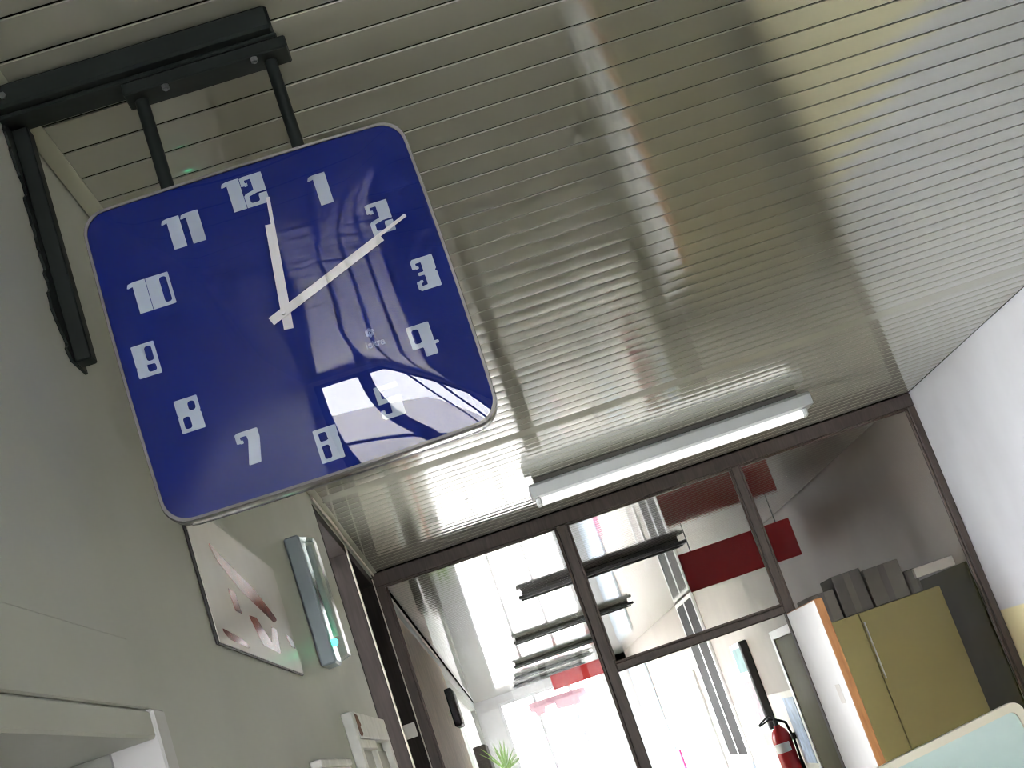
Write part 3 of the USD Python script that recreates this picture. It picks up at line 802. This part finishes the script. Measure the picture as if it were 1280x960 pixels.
# cabinet with cartons on top, close behind the right-hand pane
cb = thing("storage_cabinet", "tall olive two-door cabinet behind the right pane of the partition", "cabinet", (2.13, 8.0, 0))
cx0, cx1, cy0, cy1, cz1 = 1.70, 2.421, 7.80, 8.25, 1.79
part(cb, "carcass", box(cx0, cx1, cy0 + 0.02, cy1, 0, cz1, 0.003), "olive")
part(cb, "door", box(cx0 + 0.002, 1.954, cy0, cy0 + 0.0195, 0.05, cz1 - 0.002, 0.002), "olive")
part(cb, "door", box(1.958, cx1 - 0.002, cy0, cy0 + 0.0195, 0.05, cz1 - 0.002, 0.002), "olive")
part(cb, "handle", box(1.965, 1.972, cy0 - 0.012, cy0 - 0.0005, 1.43, 1.74, 0.002), "white", label="long pale strip standing in for a glare streak")  # no real handle: pale strip stands in for glare reflected in the glass
for i, (x0, x1, h, mt, lab) in enumerate(((1.74, 1.885, 0.165, "box_b", "leftmost brown-grey carton on top of the olive cabinet"), (1.90, 2.06, 0.225, "box_a", "tall dark carton next to the leftmost one on the olive cabinet"),
                                         (2.075, 2.275, 0.205, "box_b", "wide carton on the right of the row on the olive cabinet"), (2.285, 2.35, 0.13, "box_a", "small dark carton at the right end of the row on the olive cabinet"))):
    t = thing("carton", lab, "box", ((x0 + x1) / 2, 7.98, cz1), "cartons on the olive cabinet")
    part(t, "body", box(x0, x1, 7.83 + 0.01 * i, 8.13, cz1 + 0.001, cz1 + h, 0.003), mt)
    part(t, "tape", box((x0 + x1) / 2 - 0.018, (x0 + x1) / 2 + 0.018, 7.8285 + 0.01 * i, 7.8295 + 0.01 * i, cz1 + 0.004, cz1 + h - 0.004), "box_b" if mt == "box_a" else "box_a")
single("wall_panel", box(XR - 0.012, XR - 0.0005, 7.60, 9.4, 0, 1.858, 0.002), "olive_dark", "dark olive wall panel to the right of the olive cabinet", "panelling")
single("cable_trunking", box(2.315, XR - 0.001, 7.78, 7.815, 1.862, 1.915, 0.003), "cable", "short pale horizontal trunking beside the cartons, by the right frame", "trunking")

# left side of the corridor beyond
single("wall_panel", box(XL + 0.0005, XL + 0.006, 7.60, 14.1, 0.2, 2.66), "beige_wall", "beige panelling on the left wall beyond the glass", "panelling")
lb = thing("wall_box", "black box lamp on the left wall beyond the glass", "wall box", (XL, 13.1, 2.0))
part(lb, "case", box(XL + 0.007, XL + 0.07, 12.75, 13.50, 2.06, 2.39, 0.01), "black")
part(lb, "front", box(XL + 0.0705, XL + 0.076, 12.80, 13.45, 2.09, 2.36, 0.003), "far_lamp")
single("display_case", box(XL + 0.0005, XL + 0.14, 16.4, 18.4, 0.0, 1.895, 0.01), "brown_door", "dark display case under the garden windows, left of the plant", "display case")

pl = thing("potted_plant", "spiky green plant in a pot at the bright far end of the corridor", "plant", (-0.115, 15.9, 0))
part(pl, "pot", lathe([(0, 0), (0.12, 0), (0.16, 0.28), (0.175, 0.28), (0.175, 0.32), (0.15, 0.32), (0.14, 0.29), (0, 0.29)], (-0.115, 15.9, 0)), "pot", smooth=40)
part(pl, "soil", lathe([(0, 0.291), (0.139, 0.291), (0.139, 0.296), (0, 0.30)], (-0.115, 15.9, 0)), "soil")
part(pl, "stem", tube([(-0.115, 15.9, 0.29), (-0.13, 15.9, 0.8), (-0.115, 15.9, 1.60)], 0.02), "pot", smooth=40)
prng = np.random.default_rng(3)
for k in range(26):
    az, el, L = prng.uniform(0, 2 * np.pi), prng.uniform(0.25, 1.45), prng.uniform(0.28, 0.46)
    d = np.array([math.cos(az) * math.cos(el), math.sin(az) * math.cos(el), math.sin(el)])
    s = np.array([-math.sin(az), math.cos(az), 0])
    vs, fs_ = [], []
    for i, t in enumerate(np.linspace(0, 1, 6)):
        c = np.array([-0.115, 15.9, 1.55]) + d * L * t + np.array([0, 0, -0.14 * t * t * math.cos(el)])
        wd = 0.017 * (1 - t ** 1.6) + 0.001
        vs += [c - s * wd, c + np.array([0, 0, -0.005]), c + s * wd]
        if i:
            b = 3 * (i - 1)
            for q0 in (0, 1):
                fs_ += [[b + q0, b + q0 + 1, b + q0 + 4], [b + q0, b + q0 + 4, b + q0 + 3]]
    part(pl, "leaf", trimesh.Trimesh(np.array(vs), np.array(fs_), process=False), "leaf")

# ------------------------------------------------------------------ display board in the near right corner
bd = thing("display_board", "cream framed landscape picture board in the lower right corner", "picture board", (1.15, 4.1, 0))
A, Bq = px(1100, 958, 4.0), px(1266, 876, 4.0)
ang = math.atan2(Bq[2] - A[2], Bq[0] - A[0])
W_, H_ = 1.05, 0.75
face = sg.box(0, -H_, W_, 0).buffer(-0.03).buffer(0.03)
inner = sg.box(0.022, -H_ + 0.022, W_ - 0.022, -0.022).buffer(-0.02).buffer(0.02)


def placed(poly, depth, yf):
    q2 = affinity.translate(affinity.rotate(poly, math.degrees(ang), origin=(W_, 0)), Bq[0] + 0.016 - W_, Bq[2])
    return on_front(extrude(q2, depth), yf)


part(bd, "frame", placed(face.difference(inner), 0.03, 4.0), "cream")
part(bd, "picture", placed(inner, 0.02, 4.008), "landscape")
for xs_ in (0.45, 1.2):
    part(bd, "leg", join(box(xs_, xs_ + 0.04, 4.035, 4.065, 0.0, 1.0, 0.003), box(xs_, xs_ + 0.04, 3.85, 4.25, 0.0, 0.03, 0.003)), "bolt")

# ------------------------------------------------------------------ outdoors: paving and the garden hedge
struct("ground", join(box(-40, XL - 3.3, -30, 60, -0.25, -0.12), box(XL - 3.3, XL - 0.25, 3.0, 60, -0.25, -0.12), box(XL - 3.3, 30, YE + 0.25, 60, -0.25, -0.12), box(XL - 3.3, 30, -30, YB - 0.25, -0.25, -0.12), box(XR + 0.35, 30, YB - 0.25, YE + 0.25, -0.25, -0.12)), "ground", "pale paving outside the building")
single("neighbour_wall", box(-9, 9, 32.0, 32.4, -0.12, 7.0), "wall_white", "added white wall outside the far entrance, dimming the sky behind it", "wall")  # wall added to cut the sky brightness behind the far glazing
hv = []
hr = np.random.default_rng(11)
n_ = 2600
c = np.column_stack([hr.uniform(-4.6, -3.2, n_), hr.uniform(15.0, 21.0, n_), hr.uniform(-0.1, 2.2, n_)])
a_ = hr.normal(size=(n_, 3)); a_ /= np.linalg.norm(a_, axis=1)[:, None]
b_ = np.cross(a_, hr.normal(size=(n_, 3))); b_ /= np.linalg.norm(b_, axis=1)[:, None]
vs = np.stack([c - a_ * 0.14, c + b_ * 0.07, c + a_ * 0.14, c - b_ * 0.07], 1).reshape(-1, 3)
fq = np.arange(4 * n_).reshape(-1, 4)
single("hedge", trimesh.Trimesh(vs, np.vstack([fq[:, [0, 1, 2]], fq[:, [0, 2, 3]]]), process=False), "leaf", "green hedge outside the garden windows", "hedge", kind="stuff")
